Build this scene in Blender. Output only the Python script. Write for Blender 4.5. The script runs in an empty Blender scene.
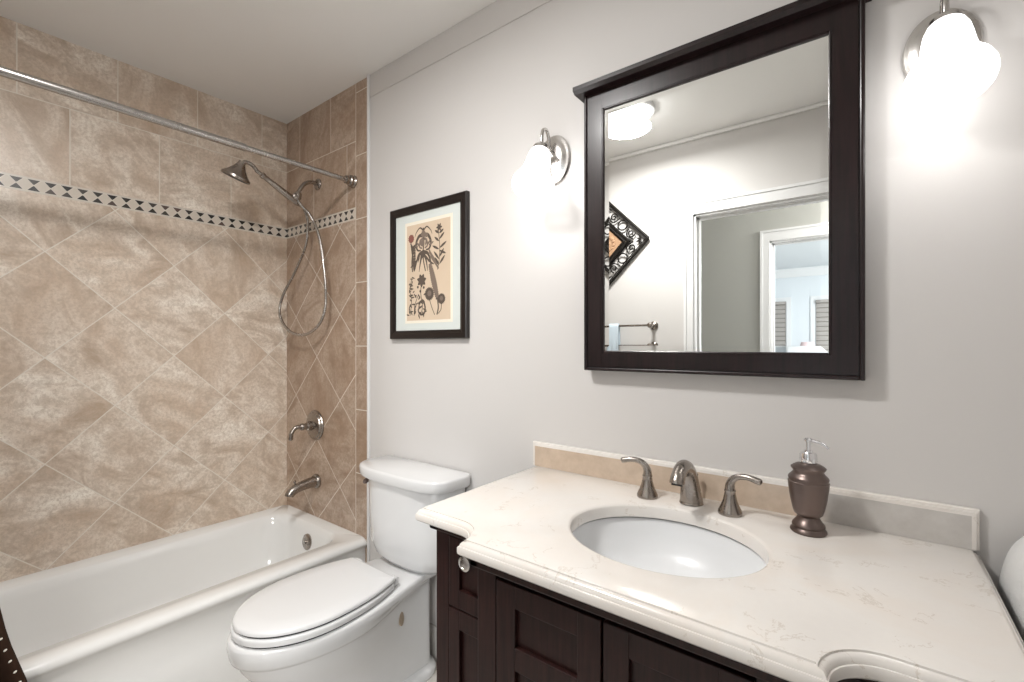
import bpy, bmesh, math, random
from mathutils import Vector, Matrix
random.seed(4)
PI = math.pi
C = bpy.context.scene.collection

# ------------------------------------------------------------ camera, world, light, exposure
W, D, CZ = 465.1, 1.35, 1.323            # focal length in px, distance to the mirror wall, eye height
cam_d = bpy.data.cameras.new('camera')
cam = bpy.data.objects.new('camera', cam_d); C.objects.link(cam)
cam_d.sensor_width = 36; cam_d.lens = 36 * W / 1024
cam_d.shift_y = 3.6 / 1024
cam_d.clip_start = .02
cam.location = (0, 0, CZ); cam.rotation_euler = (PI/2, 0, .6577)
bpy.context.scene.camera = cam
vs = bpy.context.scene.view_settings
vs.view_transform = 'Standard'; vs.look = 'None'; vs.gamma = 1; vs.use_curve_mapping = False
vs.exposure = 0.46
world = bpy.data.worlds.new('world'); bpy.context.scene.world = world
world.use_nodes = True
world.node_tree.nodes['Background'].inputs[0].default_value = (.75, .85, 1, 1)
world.node_tree.nodes['Background'].inputs[1].default_value = 1.0

def area(name, loc, rot, size, power, color, sizey=None):
    l = bpy.data.lights.new(name, 'AREA'); l.energy = power; l.color = color
    l.size = size
    if sizey: l.shape = 'RECTANGLE'; l.size_y = sizey
    o = bpy.data.objects.new(name, l); C.objects.link(o); o.location = loc; o.rotation_euler = rot
    return o
def point(name, loc, power, color, r=.03):
    l = bpy.data.lights.new(name, 'POINT'); l.energy = power; l.color = color; l.shadow_soft_size = r
    o = bpy.data.objects.new(name, l); C.objects.link(o); o.location = loc
    return o
# added unseen fill lights: one for the bedroom, one aimed through the door
area('bedroom_fill_light', (1.25, -4.2, 2.45), (0, .5, 0), .7, 125, (.93, .97, 1))
hl = area('hall_fill_light', (.6, -1.15, 2.35), (0, 0, 0), .5, 26, (1, .985, .96))
hl.rotation_euler = Vector((-1.9, 1.3, -1.5)).to_track_quat('-Z', 'Y').to_euler()
SCONCE_POWER, CEILING_POWER = .38, 19
WARM = (1, .985, .965)

# ------------------------------------------------------------ materials
def mat(name, col=(.8, .8, .8), rough=.5, metal=0, spec=.5, emit=None, es=0, coat=0):
    m = bpy.data.materials.new(name); m.use_nodes = True
    b = m.node_tree.nodes['Principled BSDF']
    b.inputs['Base Color'].default_value = (*col, 1); b.inputs['Roughness'].default_value = rough
    b.inputs['Metallic'].default_value = metal; b.inputs['Specular IOR Level'].default_value = spec
    b.inputs['Coat Weight'].default_value = coat; b.inputs['Coat Roughness'].default_value = .12
    if emit: b.inputs['Emission Color'].default_value = (*emit, 1); b.inputs['Emission Strength'].default_value = es
    return m
class N:
    """tiny node-graph writer"""
    def __init__(s, m): s.t = m.node_tree; s.b = s.t.nodes['Principled BSDF']
    def new(s, k, **kw):
        n = s.t.nodes.new(k)
        for a, v in kw.items(): setattr(n, a, v)
        return n
    def put(s, sock, v):
        if isinstance(v, (int, float)): sock.default_value = v
        elif isinstance(v, tuple): sock.default_value = v
        else: s.t.links.new(v, sock)
    def m(s, op, a, b=0.0, c=None, clamp=False):
        n = s.new('ShaderNodeMath', operation=op, use_clamp=clamp); s.put(n.inputs[0], a); s.put(n.inputs[1], b)
        if c is not None: s.put(n.inputs[2], c)
        return n.outputs[0]
    def xyz(s):
        tc = s.new('ShaderNodeTexCoord'); sp = s.new('ShaderNodeSeparateXYZ'); s.t.links.new(tc.outputs['Object'], sp.inputs[0])
        return tc.outputs['Object'], sp.outputs[0], sp.outputs[1], sp.outputs[2]
    def noise(s, vec, scale, detail=4, rough=.5, dist=0.0, dim='3D'):
        n = s.new('ShaderNodeTexNoise'); s.put(n.inputs['Vector'], vec)
        n.inputs['Scale'].default_value = scale; n.inputs['Detail'].default_value = detail
        n.inputs['Roughness'].default_value = rough; n.inputs['Distortion'].default_value = dist
        return n.outputs['Fac']
    def ramp(s, fac, stops):
        n = s.new('ShaderNodeValToRGB'); s.put(n.inputs[0], fac)
        e = n.color_ramp.elements
        while len(e) < len(stops): e.new(.5)
        for q, (p, c) in zip(e, stops): q.position = p; q.color = (*c, 1)
        return n.outputs[0]
    def mix(s, f, a, b, mode='MIX'):
        n = s.new('ShaderNodeMix', data_type='RGBA', blend_type=mode)
        s.put(n.inputs[0], f); s.put(n.inputs[6], a if not isinstance(a, tuple) else (*a, 1)[:4]); s.put(n.inputs[7], b if not isinstance(b, tuple) else (*b, 1)[:4])
        return n.outputs[2]
    def bump(s, h, strength=.3, dist=.002):
        n = s.new('ShaderNodeBump'); n.inputs['Strength'].default_value = strength; n.inputs['Distance'].default_value = dist
        s.put(n.inputs['Height'], h); s.t.links.new(n.outputs[0], s.b.inputs['Normal'])
    def col(s, c): s.t.links.new(c, s.b.inputs['Base Color'])

M = {}
def paint(name, col, rough=.6):
    m = mat(name, col, rough, spec=.3); g = N(m); v, x, y, z = g.xyz()
    g.bump(g.noise(v, 220, 3), .08, .0008); return m
M['paint'] = paint('greige wall paint', (.655, .635, .618), .55)
M['ceil'] = paint('ceiling paint', (.88, .87, .85), .75)
M['hall'] = paint('grey green hall paint', (.46, .46, .43), .6)
M['bed'] = paint('pale blue bedroom paint', (.74, .775, .80), .6)
M['trim'] = mat('white trim enamel', (.80, .80, .80), .3)
M['porcelain'] = mat('white porcelain', (.74, .74, .74), .09, coat=.4)
M['basin'] = mat('white vitreous sink', (.78, .79, .80), .28)
M['tubwhite'] = mat('white bathtub enamel', (.84, .84, .825), .12, coat=.5)
M['seat'] = mat('white toilet seat plastic', (.74, .74, .74), .25)
M['chrome'] = mat('polished chrome', (.82, .82, .84), .08, 1)
M['dark'] = mat('dark gap', (.02, .02, .02), .6)
M['bulb'] = mat('frosted lamp glass', (.9, .9, .9), .4, emit=(1, .985, .97), es=3)
M['ceilbulb'] = mat('frosted ceiling bowl', (.9, .9, .9), .4, emit=(1, .985, .97), es=12)
M['iron'] = mat('black wrought iron', (.010, .008, .0065), .6, .0, spec=.2)
M['blackframe'] = mat('black brown picture frame', (.012, .008, .007), .3)
M['mat'] = mat('pale green grey mat board', (.66, .70, .67), .8)
M['matbevel'] = mat('cream mat bevel', (.83, .78, .66), .8)
M['ink'] = mat('dark brown ink', (.10, .075, .058), .8)
M['inkgrey'] = mat('grey brown ink wash', (.20, .15, .12), .8)
M['inkred'] = mat('faded red ink', (.24, .09, .07), .8)
M['mirror'] = mat('silvered mirror glass', (.90, .915, .90), .0, 1)
M['brown_cloth'] = mat('dark brown curtain cloth', (.035, .017, .010), .9, spec=.2)
M['pearl'] = mat('cream curtain beads', (.8, .76, .68), .4)
M['pink'] = mat('pale pink shade cloth', (.80, .62, .62), .8)
M['whitecloth'] = mat('white bedding', (.85, .87, .9), .8)
M['tan'] = mat('tan carved panel', (.40, .24, .14), .6)
M['plug'] = mat('tan plug', (.38, .30, .22), .6)
# brushed nickel, slightly warm
def nickel(name, col, r):
    m = mat(name, col, r, 1); g = N(m); v, x, y, z = g.xyz()
    n = g.noise(v, 60, 3); g.put(g.b.inputs['Roughness'], g.m('MULTIPLY_ADD', n, .03, r - .015)); return m
M['nickel'] = nickel('brushed nickel', (.35, .315, .285), .27)
M['nickelhi'] = nickel('light brushed nickel', (.62, .60, .58), .22)
M['rodm'] = nickel('brushed steel rod', (.44, .42, .40), .27)
M['bronze'] = nickel('pewter brown soap bottle', (.18, .14, .127), .36)
# espresso wood
m = mat('espresso wood', (.03, .012, .01), .36, spec=.25, coat=.06); g = N(m); v, x, y, z = g.xyz()
mp = g.new('ShaderNodeMapping'); g.put(mp.inputs[0], v); mp.inputs['Scale'].default_value = (30, 30, 2)
n = g.noise(mp.outputs[0], 3, 5, .6, .4)
g.col(g.ramp(n, [(.3, (.011, .0035, .003)), (.7, (.030, .010, .0085))])); M['wood'] = m
m = mat('dark espresso frame', (.01, .005, .005), .3, spec=.35, coat=.1); g = N(m); v, x, y, z = g.xyz()
mp = g.new('ShaderNodeMapping'); g.put(mp.inputs[0], v); mp.inputs['Scale'].default_value = (30, 30, 2)
g.col(g.ramp(g.noise(mp.outputs[0], 3, 5, .6, .4), [(.3, (.006, .003, .003)), (.7, (.018, .0075, .008))])); M['framewood'] = m
# cream marble
def marble(name, base, vein, warm=False, splash=False):
    m = mat(name, base, .18, coat=.2); g = N(m); v, x, y, z = g.xyz()
    a = g.noise(v, 9, 8, .62, .5); b = g.noise(v, 3.2, 5, .6, 1.2); f = g.noise(v, 70, 4, .6)
    c = g.mix(g.m('MULTIPLY', f, .35), (*base, 1), tuple(q*.88 for q in base) + (1,))
    c = g.mix(g.ramp(b, [(.42, (0, 0, 0)), (.66, (.45, .45, .45))]), c, (base[0]*.97, base[1]*.90, base[2]*.84, 1))
    # hairline veins where a noise crosses one half
    line = g.m('ABSOLUTE', g.m('SUBTRACT', a, .5)); line = g.m('SUBTRACT', 1, g.m('MULTIPLY', line, 90, clamp=True))
    pat = g.m('GREATER_THAN', g.noise(v, 14, 2), .56)
    c = g.mix(g.m('MULTIPLY', g.m('MULTIPLY', line, pat), .5), c, (*vein, 1))
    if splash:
        # front face colour runs from honey on the left to grey on the right
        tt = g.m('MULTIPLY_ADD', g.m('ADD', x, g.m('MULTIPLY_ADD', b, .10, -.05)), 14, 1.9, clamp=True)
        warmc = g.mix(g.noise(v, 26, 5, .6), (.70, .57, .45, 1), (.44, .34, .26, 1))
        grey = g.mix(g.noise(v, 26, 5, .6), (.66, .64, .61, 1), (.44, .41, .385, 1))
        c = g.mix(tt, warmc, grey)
    g.col(c); return m
M['marble'] = marble('cream marble counter', (.81, .775, .735), (.52, .44, .36))
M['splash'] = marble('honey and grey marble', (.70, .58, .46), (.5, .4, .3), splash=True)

# stone tile
def tile(name, axis, diag, top, second, edge=None, light_tint=(1, 1, 1)):
    """axis 'X' or 'Y' is the horizontal coordinate of the wall; the layout is in metres"""
    m = mat(name, (.6, .5, .4), .32); g = N(m); v, x, y, z = g.xyz()
    u = x if axis == 'X' else y
    T = .316; G = .0021
    (u0, v0, hu, hv) = diag
    def near(t, size):  # distance from the nearest whole number, in metres
        return g.m('MULTIPLY', g.m('ABSOLUTE', g.m('SUBTRACT', g.m('FRACT', g.m('ADD', t, .5)), .5)), size)
    def lt(a, b): return g.m('LESS_THAN', a, b)
    def gt(a, b): return g.m('GREATER_THAN', a, b)
    def AND(a, b): return g.m('MULTIPLY', a, b)
    def OR(a, b): return g.m('MAXIMUM', a, b)
    def NOT(a): return g.m('SUBTRACT', 1, a)
    p = g.m('DIVIDE', g.m('SUBTRACT', u, u0), 2*hu); q = g.m('DIVIDE', g.m('SUBTRACT', z, v0), 2*hv)
    a = g.m('ADD', p, q); b = g.m('SUBTRACT', p, q)
    gd = lt(g.m('MINIMUM', near(a, T), near(b, T)), G)
    idd = g.m('ADD', g.m('FLOOR', a), g.m('MULTIPLY', g.m('FLOOR', b), 17.3))
    t1 = g.m('DIVIDE', g.m('SUBTRACT', u, top), T); t2 = g.m('DIVIDE', g.m('SUBTRACT', u, second), T)
    hi = gt(z, 2.33); mid = gt(z, 1.974)
    gr = OR(lt(near(t1, T), G), NOT(hi)); gr = AND(hi, lt(near(t1, T), G))
    gm = AND(NOT(hi), lt(near(t2, T), G))
    grow = OR(OR(gr, gm), lt(g.m('ABSOLUTE', g.m('SUBTRACT', z, 2.33)), G))
    idr = g.m('ADD', g.m('ADD', g.m('MULTIPLY', hi, g.m('ADD', g.m('FLOOR', t1), 50)), g.m('MULTIPLY', NOT(hi), g.m('ADD', g.m('FLOOR', t2), 90))), .37)
    def sel(c, A, B): return g.m('ADD', g.m('MULTIPLY', c, A), g.m('MULTIPLY', NOT(c), B))
    grout = sel(mid, grow, gd); tid = sel(mid, idr, idd)
    inband = lt(g.m('ABSOLUTE', g.m('SUBTRACT', z, 1.9735)), .031)
    bandm = inband
    if edge:
        eu, ev, es = edge
        right = gt(u, eu)
        ge = g.m('DIVIDE', g.m('SUBTRACT', z, ev), es)
        grout = sel(right, lt(near(ge, es), G), grout)
        grout = OR(grout, lt(g.m('ABSOLUTE', g.m('SUBTRACT', u, eu)), G))
        tid = sel(right, g.m('ADD', g.m('FLOOR', ge), 200), tid)
        bandm = AND(inband, NOT(right))
    wn = g.new('ShaderNodeTexWhiteNoise', noise_dimensions='1D'); g.put(wn.inputs['W'], tid)
    rnd = wn.outputs['Value']
    cmb = g.new('ShaderNodeCombineXYZ'); g.put(cmb.inputs[0], g.m('MULTIPLY', rnd, 31)); g.put(cmb.inputs[1], g.m('MULTIPLY', rnd, 17)); g.put(cmb.inputs[2], g.m('MULTIPLY', rnd, 9))
    va = g.new('ShaderNodeVectorMath', operation='ADD'); g.put(va.inputs[0], v); g.put(va.inputs[1], cmb.outputs[0]); pv = va.outputs[0]
    rot = g.new('ShaderNodeVectorRotate', rotation_type='X_AXIS' if axis == 'Y' else 'Y_AXIS'); g.put(rot.inputs['Vector'], pv); g.put(rot.inputs['Angle'], g.m('MULTIPLY', rnd, 1.6))
    mp = g.new('ShaderNodeMapping'); g.put(mp.inputs[0], rot.outputs[0]); mp.inputs['Scale'].default_value = (1, 1, 1.9)
    n1 = g.noise(mp.outputs[0], 4.6, 10, .66, .7); n2 = g.noise(pv, 85, 8, .75, .2); n3 = g.noise(mp.outputs[0], 3.4, 3, .5, .3)
    n4 = g.noise(pv, 26, 8, .75, .5)
    t = lambda c: tuple(q*w for q, w in zip(c, light_tint))
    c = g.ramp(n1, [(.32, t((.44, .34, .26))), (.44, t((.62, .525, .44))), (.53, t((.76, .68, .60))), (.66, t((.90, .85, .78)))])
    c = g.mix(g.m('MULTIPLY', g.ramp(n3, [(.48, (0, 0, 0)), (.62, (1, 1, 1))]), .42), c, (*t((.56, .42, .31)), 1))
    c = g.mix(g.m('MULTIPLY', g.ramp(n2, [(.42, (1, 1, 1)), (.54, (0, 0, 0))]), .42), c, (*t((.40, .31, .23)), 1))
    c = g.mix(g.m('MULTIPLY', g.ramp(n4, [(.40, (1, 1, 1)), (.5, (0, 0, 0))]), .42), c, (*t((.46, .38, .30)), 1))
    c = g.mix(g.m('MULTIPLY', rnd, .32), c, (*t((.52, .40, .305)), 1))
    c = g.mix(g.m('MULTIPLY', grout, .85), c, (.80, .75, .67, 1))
    # the mosaic band: dark triangles point to point between pale stone lozenges
    bu = g.m('DIVIDE', g.m('SUBTRACT', u, .26 if axis == 'Y' else -2.70), .0497)
    du = near(bu, .0497); dz = g.m('ABSOLUTE', g.m('SUBTRACT', z, 1.9735))
    tri = AND(AND(lt(du, g.m('MULTIPLY_ADD', dz, .86, -.001)), lt(dz, .0225)), gt(dz, .003))
    wt = g.new('ShaderNodeTexWhiteNoise', noise_dimensions='1D'); g.put(wt.inputs['W'], g.m('ADD', g.m('FLOOR', g.m('ADD', bu, .5)), g.m('MULTIPLY', gt(z, 1.9735), 77.7)))
    tcol = g.ramp(wt.outputs['Value'], [(0, (.012, .010, .009)), (.5, (.03, .024, .02)), (.85, (.07, .06, .05)), (1, (.12, .07, .055))])
    loz = g.mix(n2, (.72, .66, .58, 1), (.60, .53, .45, 1))
    gb = OR(lt(g.m('ABSOLUTE', g.m('SUBTRACT', du, g.m('MULTIPLY_ADD', dz, .86, .0008))), .0011), lt(g.m('ABSOLUTE', g.m('SUBTRACT', dz, .0240)), .0012))
    gb = AND(gb, lt(dz, .0255))
    bc = g.mix(tri, loz, tcol); bc = g.mix(g.m('MULTIPLY', gb, .55), bc, (.78, .74, .67, 1))
    c = g.mix(bandm, c, bc)
    g.col(c)
    hgt = g.m('SUBTRACT', g.m('MULTIPLY', n2, .25), grout)
    g.bump(hgt, .35, .0015)
    return m
M['tileL_lit'] = tile('cream travertine tile lit long wall', 'Y', (.342, 1.268, .2257, .2205), .262, .418, light_tint=(1.09, 1.08, 1.06))  # same tile, brightened in its colour as the better lit wall
M['tileB_shaded'] = tile('cream travertine tile shaded plumbing wall', 'X', (-2.159, 1.036, .2217, .2217), -2.245, -2.096, edge=(-2.02, 1.316, .313), light_tint=(.70, .61, .545))  # shade from grazing light put into this wall's tile colour
# floor tile
m = mat('pale stone floor tile', (.6, .57, .53), .35); g = N(m); v, x, y, z = g.xyz()
br = g.new('ShaderNodeTexBrick', offset=0.0, squash=1.0); g.put(br.inputs['Vector'], v); br.inputs['Scale'].default_value = 1
br.inputs['Brick Width'].default_value = .3; br.inputs['Row Height'].default_value = .3; br.inputs['Mortar Size'].default_value = .003
n = g.noise(v, 7, 8, .6, .8)
cc = g.ramp(n, [(.3, (.48, .45, .41)), (.7, (.68, .65, .61))])
g.col(g.mix(br.outputs['Fac'], cc, (.55, .52, .48, 1))); M['floor'] = m
m = mat('grey stone base tile', (.6, .58, .55), .35); g = N(m); v, x, y, z = g.xyz()
g.col(g.ramp(g.noise(v, 8, 8, .65, .8), [(.3, (.42, .40, .37)), (.7, (.60, .58, .55))])); M['basetile'] = m
# paper, towel, blinds
m = mat('aged paper', (.70, .55, .38), .85); g = N(m); v, x, y, z = g.xyz()
g.col(g.mix(g.noise(v, 9, 5), (.70, .565, .43, 1), (.60, .47, .34, 1))); M['paper'] = m
def terry(name, col):
    m = mat(name, col, .95, spec=.1); g = N(m); v, x, y, z = g.xyz()
    g.bump(g.noise(v, 260, 3, .7), .8, .004); return m
M['terry'] = terry('white terry cloth', (.80, .80, .79)); M['bluetowel'] = terry('pale blue terry cloth', (.62, .72, .80))
m = mat('grey brown woven blind', (.2, .17, .15), .8); g = N(m); v, x, y, z = g.xyz()
s_ = g.m('FRACT', g.m('MULTIPLY', z, 13)); g.col(g.mix(g.m('LESS_THAN', s_, .18), (.38, .35, .325, 1), (.20, .18, .16, 1))); M['blind'] = m
m = mat('window daylight', (.9, .95, 1), .5, emit=(.85, .93, 1), es=1.5); M['daylight'] = m

# ------------------------------------------------------------ mesh helpers
def bm_new(): return bmesh.new()
def smooth_by_angle(me, ang=35):
    b = bmesh.new(); b.from_mesh(me)
    for f in b.faces: f.smooth = True
    for e in b.edges:
        if len(e.link_faces) == 2:
            if e.calc_face_angle(0) > math.radians(ang): e.smooth = False
    b.to_mesh(me); b.free()
def obj(name, bm, material, parent=None, loc=None, smooth=True, ang=35, fix=True):
    if fix: bmesh.ops.recalc_face_normals(bm, faces=bm.faces)
    me = bpy.data.meshes.new(name); bm.to_mesh(me); bm.free()
    for k in (material if isinstance(material, (list, tuple)) else [material]): me.materials.append(k)
    if smooth: smooth_by_angle(me, ang)
    o = bpy.data.objects.new(name, me); C.objects.link(o)
    if parent: o.parent = parent; o.matrix_parent_inverse = Matrix.Translation(-parent.location) if parent.type == 'EMPTY' or parent.location.length else Matrix()
    return o
def thing(name, label, cat, loc=(0, 0, 0), group=None):
    o = bpy.data.objects.new(name, None); C.objects.link(o); o.location = loc; o.empty_display_size = .05
    o['label'] = label; o['category'] = cat
    if group: o['group'] = group
    return o
def tag(o, label, cat, group=None):
    o['label'] = label; o['category'] = cat
    if group: o['group'] = group
    return o
def struct(name, bm, m, **kw):
    o = obj(name, bm, m, **kw); o['kind'] = 'structure'; return o
def box(bm, lo, hi, bev=0, seg=2, mi=0):
    r = bmesh.ops.create_cube(bm, size=1)
    vs_ = r['verts']
    for v in vs_:
        v.co = Vector([(lo[i] + hi[i])/2 + v.co[i]*(hi[i] - lo[i]) for i in range(3)])
    fs = set(f for v in vs_ for f in v.link_faces)
    for f in fs: f.material_index = mi
    if bev:
        es = list(set(e for v in vs_ for e in v.link_edges))
        bmesh.ops.bevel(bm, geom=es, offset=bev, segments=seg, affect='EDGES', profile=.5)
    return bm
def loft(bm, loops, cap0=True, cap1=True, closed=True):
    rows = [[bm.verts.new(p) for p in L] for L in loops]
    n = len(rows[0])
    for a, b in zip(rows, rows[1:]):
        for i in range(n if closed else n-1):
            j = (i+1) % n
            bm.faces.new((a[i], a[j], b[j], b[i]))
    if cap0: bm.faces.new(rows[0][::-1])
    if cap1: bm.faces.new(rows[-1])
    return rows
def lathe(bm, prof, origin=(0, 0, 0), axis=(0, 0, 1), n=32, cap=True):
    ax = Vector(axis).normalized(); o = Vector(origin)
    q = Vector((0, 0, 1)).rotation_difference(ax)
    loops = []
    for r, h in prof:
        loops.append([o + q @ Vector((max(r, 1e-5)*math.cos(2*PI*i/n), max(r, 1e-5)*math.sin(2*PI*i/n), h)) for i in range(n)])
    loft(bm, loops, cap, cap)
    return bm
def spline(pts, k=8):
    """Catmull-Rom through tuples of any length"""
    P = [pts[0]] + list(pts) + [pts[-1]]; out = []
    for i in range(1, len(P)-2):
        for j in range(k):
            t = j/k
            out.append(tuple(.5*((2*b) + (-a + c)*t + (2*a - 5*b + 4*c - d)*t*t + (-a + 3*b - 3*c + d)*t**3)
                             for a, b, c, d in zip(P[i-1], P[i], P[i+1], P[i+2])))
    out.append(tuple(pts[-1])); return out
def tube(bm, pts, r, n=14, closed=False, flat=1.0, up=None):
    """pts of (x,y,z) or (x,y,z,r); flat scales the section along the up vector"""
    P = [Vector(p[:3]) for p in pts]; R = [p[3] if len(p) > 3 else r for p in pts]
    m = len(P); T = []
    for i in range(m):
        if closed: t = P[(i+1) % m] - P[i-1]
        else: t = P[min(i+1, m-1)] - P[max(i-1, 0)]
        T.append(t.normalized())
    nrm = Vector(up) if up else (Vector((0, 0, 1)) if abs(T[0].z) < .9 else Vector((1, 0, 0)))
    loops = []
    for i in range(m):
        nrm = (nrm - T[i]*nrm.dot(T[i])).normalized(); bi = T[i].cross(nrm)
        loops.append([P[i] + nrm*(R[i]*flat*math.cos(2*PI*j/n)) + bi*(R[i]*math.sin(2*PI*j/n)) for j in range(n)])
    if closed: loops.append(loops[0][:])
    loft(bm, loops, not closed, not closed)
    if closed: bmesh.ops.remove_doubles(bm, verts=bm.verts, dist=1e-6)
    return bm
def offset_poly(P, d):
    """inward offset of a counter-clockwise polygon"""
    n = len(P); out = []
    for i in range(n):
        a, b, c = Vector(P[i-1]), Vector(P[i]), Vector(P[(i+1) % n])
        e1 = (b - a).normalized(); e2 = (c - b).normalized()
        n1 = Vector((-e1.y, e1.x)); n2 = Vector((-e2.y, e2.x)); s = n1 + n2
        if s.length < 1e-6: s = n1
        s.normalize(); k = d/max(.35, s.dot(n1)); out.append(b + s*k)
    return out

# ------------------------------------------------------------ the room
CH = 2.615; XL, XR, YB, YF = -2.71, .62, 1.35, -.35
bm = bm_new(); box(bm, (XL-.1, YF-.12, -.06), (XR+.1, YB+.1, 0)); struct('floor', bm, M['floor'], smooth=False)
bm = bm_new(); box(bm, (XL-.1, YF-.12, CH), (XR+.1, YB+.1, CH+.06)); struct('ceiling', bm, M['ceil'], smooth=False)
bm = bm_new(); box(bm, (XL-.1, YF-.12, 0), (XL, YB+.1, CH)); struct('wall_left', bm, M['tileL_lit'], smooth=False)
bm = bm_new(); box(bm, (XR, YF-.12, 0), (XR+.1, YB+.1, CH)); struct('wall_right', bm, M['paint'], smooth=False)
# mirror wall: the tile stands a few millimetres proud of the paint and is painted over at its raw edge
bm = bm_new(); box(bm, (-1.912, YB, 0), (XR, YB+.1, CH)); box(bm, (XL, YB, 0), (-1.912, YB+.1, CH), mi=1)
struct('wall_back', bm, [M['paint'], M['tileB_shaded']], smooth=False)
bm = bm_new(); box(bm, (-1.916, YB-.010, .0), (-1.902, YB, CH), .002); struct('trim_1', bm, M['trim'])
# flat painted frieze under the ceiling
bm = bm_new(); box(bm, (-1.902, YB-.0035, 2.507), (XR, YB, CH), .0015); struct('trim_2', bm, M['paint'])
bm = bm_new(); box(bm, (XL, YF, 2.592), (XR, YF+.02, CH), .008); struct('trim_3', bm, M['ceil'])
bm = bm_new(); box(bm, (-1.885, YB-.012, 0), (-.92, YB, .145), .003); struct('baseboard_back', bm, M['basetile'])
# door wall with its opening
DX0, DX1, DH = -.875, .03, 2.13
bm = bm_new()
box(bm, (XL, YF-.12, 0), (DX0, YF, CH)); box(bm, (DX1, YF-.12, 0), (XR, YF, CH)); box(bm, (DX0, YF-.12, DH), (DX1, YF, CH))
struct('wall_front', bm, M['paint'], smooth=False)
def casing(name, x0, x1, h, y0, y1, w=.075, v=.075):
    bm = bm_new()
    for s, yy in ((1, y1), (-1, y0)):
        ya, yb = (yy, yy+.014) if s > 0 else (yy-.014, yy)
        box(bm, (x0-w, ya, 0), (x0, yb, h+v)); box(bm, (x1, ya, 0), (x1+w, yb, h+v)); box(bm, (x0, ya, h), (x1, yb, h+v))
        ya2, yb2 = (yy+.014, yy+.020) if s > 0 else (yy-.020, yy-.014)
        box(bm, (x0-w, ya2, 0), (x0-w+.016, yb2, h+v)); box(bm, (x1+w-.016, ya2, 0), (x1+w, yb2, h+v)); box(bm, (x0-w+.016, ya2, h+v-.016), (x1+w-.016, yb2, h+v))
    box(bm, (x0-.002, y0, 0), (x0+.012, y1, h)); box(bm, (x1-.012, y0, 0), (x1+.002, y1, h)); box(bm, (x0, y0, h-.012), (x1, y1, h+.002))
    ym = (y0+y1)/2
    box(bm, (x0+.012, ym-.02, 0), (x0+.024, ym+.02, h-.012)); box(bm, (x1-.024, ym-.02, 0), (x1-.012, ym+.02, h-.012)); box(bm, (x0+.012, ym-.02, h-.024), (x1-.012, ym+.02, h-.012))
    return struct(name, bm, M['trim'], smooth=False)
casing('door_1', DX0, DX1, DH, YF-.12, YF, .055)
# hallway and bedroom beyond, seen only in the mirror
HB = -1.43
bm = bm_new(); box(bm, (-2.2, HB-.12, -.06), (1.4, YF-.12, 0)); struct('floor_hall', bm, M['floor'], smooth=False)
bm = bm_new(); box(bm, (-2.2, HB-.12, CH), (1.4, YF-.12, CH+.06)); struct('ceiling_hall', bm, M['ceil'], smooth=False)
EX0, EX1 = -.62, .18
bm = bm_new(); box(bm, (-2.2, HB-.12, 0), (EX0, HB, CH)); box(bm, (EX1, HB-.12, 0), (1.4, HB, CH)); box(bm, (EX0, HB-.12, 2.12), (EX1, HB, CH))
struct('wall_hall_back', bm, M['hall'], smooth=False)
bm = bm_new(); box(bm, (-2.3, HB-.12, 0), (-2.2, YF-.12, CH)); struct('wall_hall_left', bm, M['hall'], smooth=False)
bm = bm_new(); box(bm, (1.4, HB-.12, 0), (1.5, YF-.12, CH)); struct('wall_hall_right', bm, M['hall'], smooth=False)
casing('door_2', EX0, EX1, 2.12, HB-.12, HB, .065, .085)
BB = -6.6
bm = bm_new(); box(bm, (-3, BB, -.06), (2, HB-.12, 0)); struct('floor_bedroom', bm, M['floor'], smooth=False)
bm = bm_new(); box(bm, (-3, BB, CH), (2, HB-.12, CH+.06)); struct('ceiling_bedroom', bm, M['bed'], smooth=False)
wins = [(-1.75, -1.155), (-.735, -.1)]; WZ0, WZ1 = .9, 2.065
bm = bm_new(); xs = [-3] + [q for w in wins for q in w] + [2]
for a, b in zip(xs[::2], xs[1::2]): box(bm, (a, BB-.1, 0), (b, BB, CH))
for a, b in wins: box(bm, (a, BB-.1, 0), (b, BB, WZ0)); box(bm, (a, BB-.1, WZ1), (b, BB, CH))
struct('wall_bedroom_back', bm, M['bed'], smooth=False)
bm = bm_new(); box(bm, (-3.1, BB, 0), (-3, HB-.12, CH)); struct('wall_bedroom_left', bm, M['bed'], smooth=False)
bm = bm_new(); box(bm, (2, BB, 0), (2.1, HB-.12, CH)); struct('wall_bedroom_right', bm, M['bed'], smooth=False)
bm = bm_new()
tube_prof = [(0, 0), (.09, 0), (.09, -.03), (.015, -.14), (0, -.14)]
loft(bm, [[(x, BB + a, CH + b) for a, b in tube_prof] for x in (-3, 2)]); struct('trim_4', bm, M['trim'], smooth=False)
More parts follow.
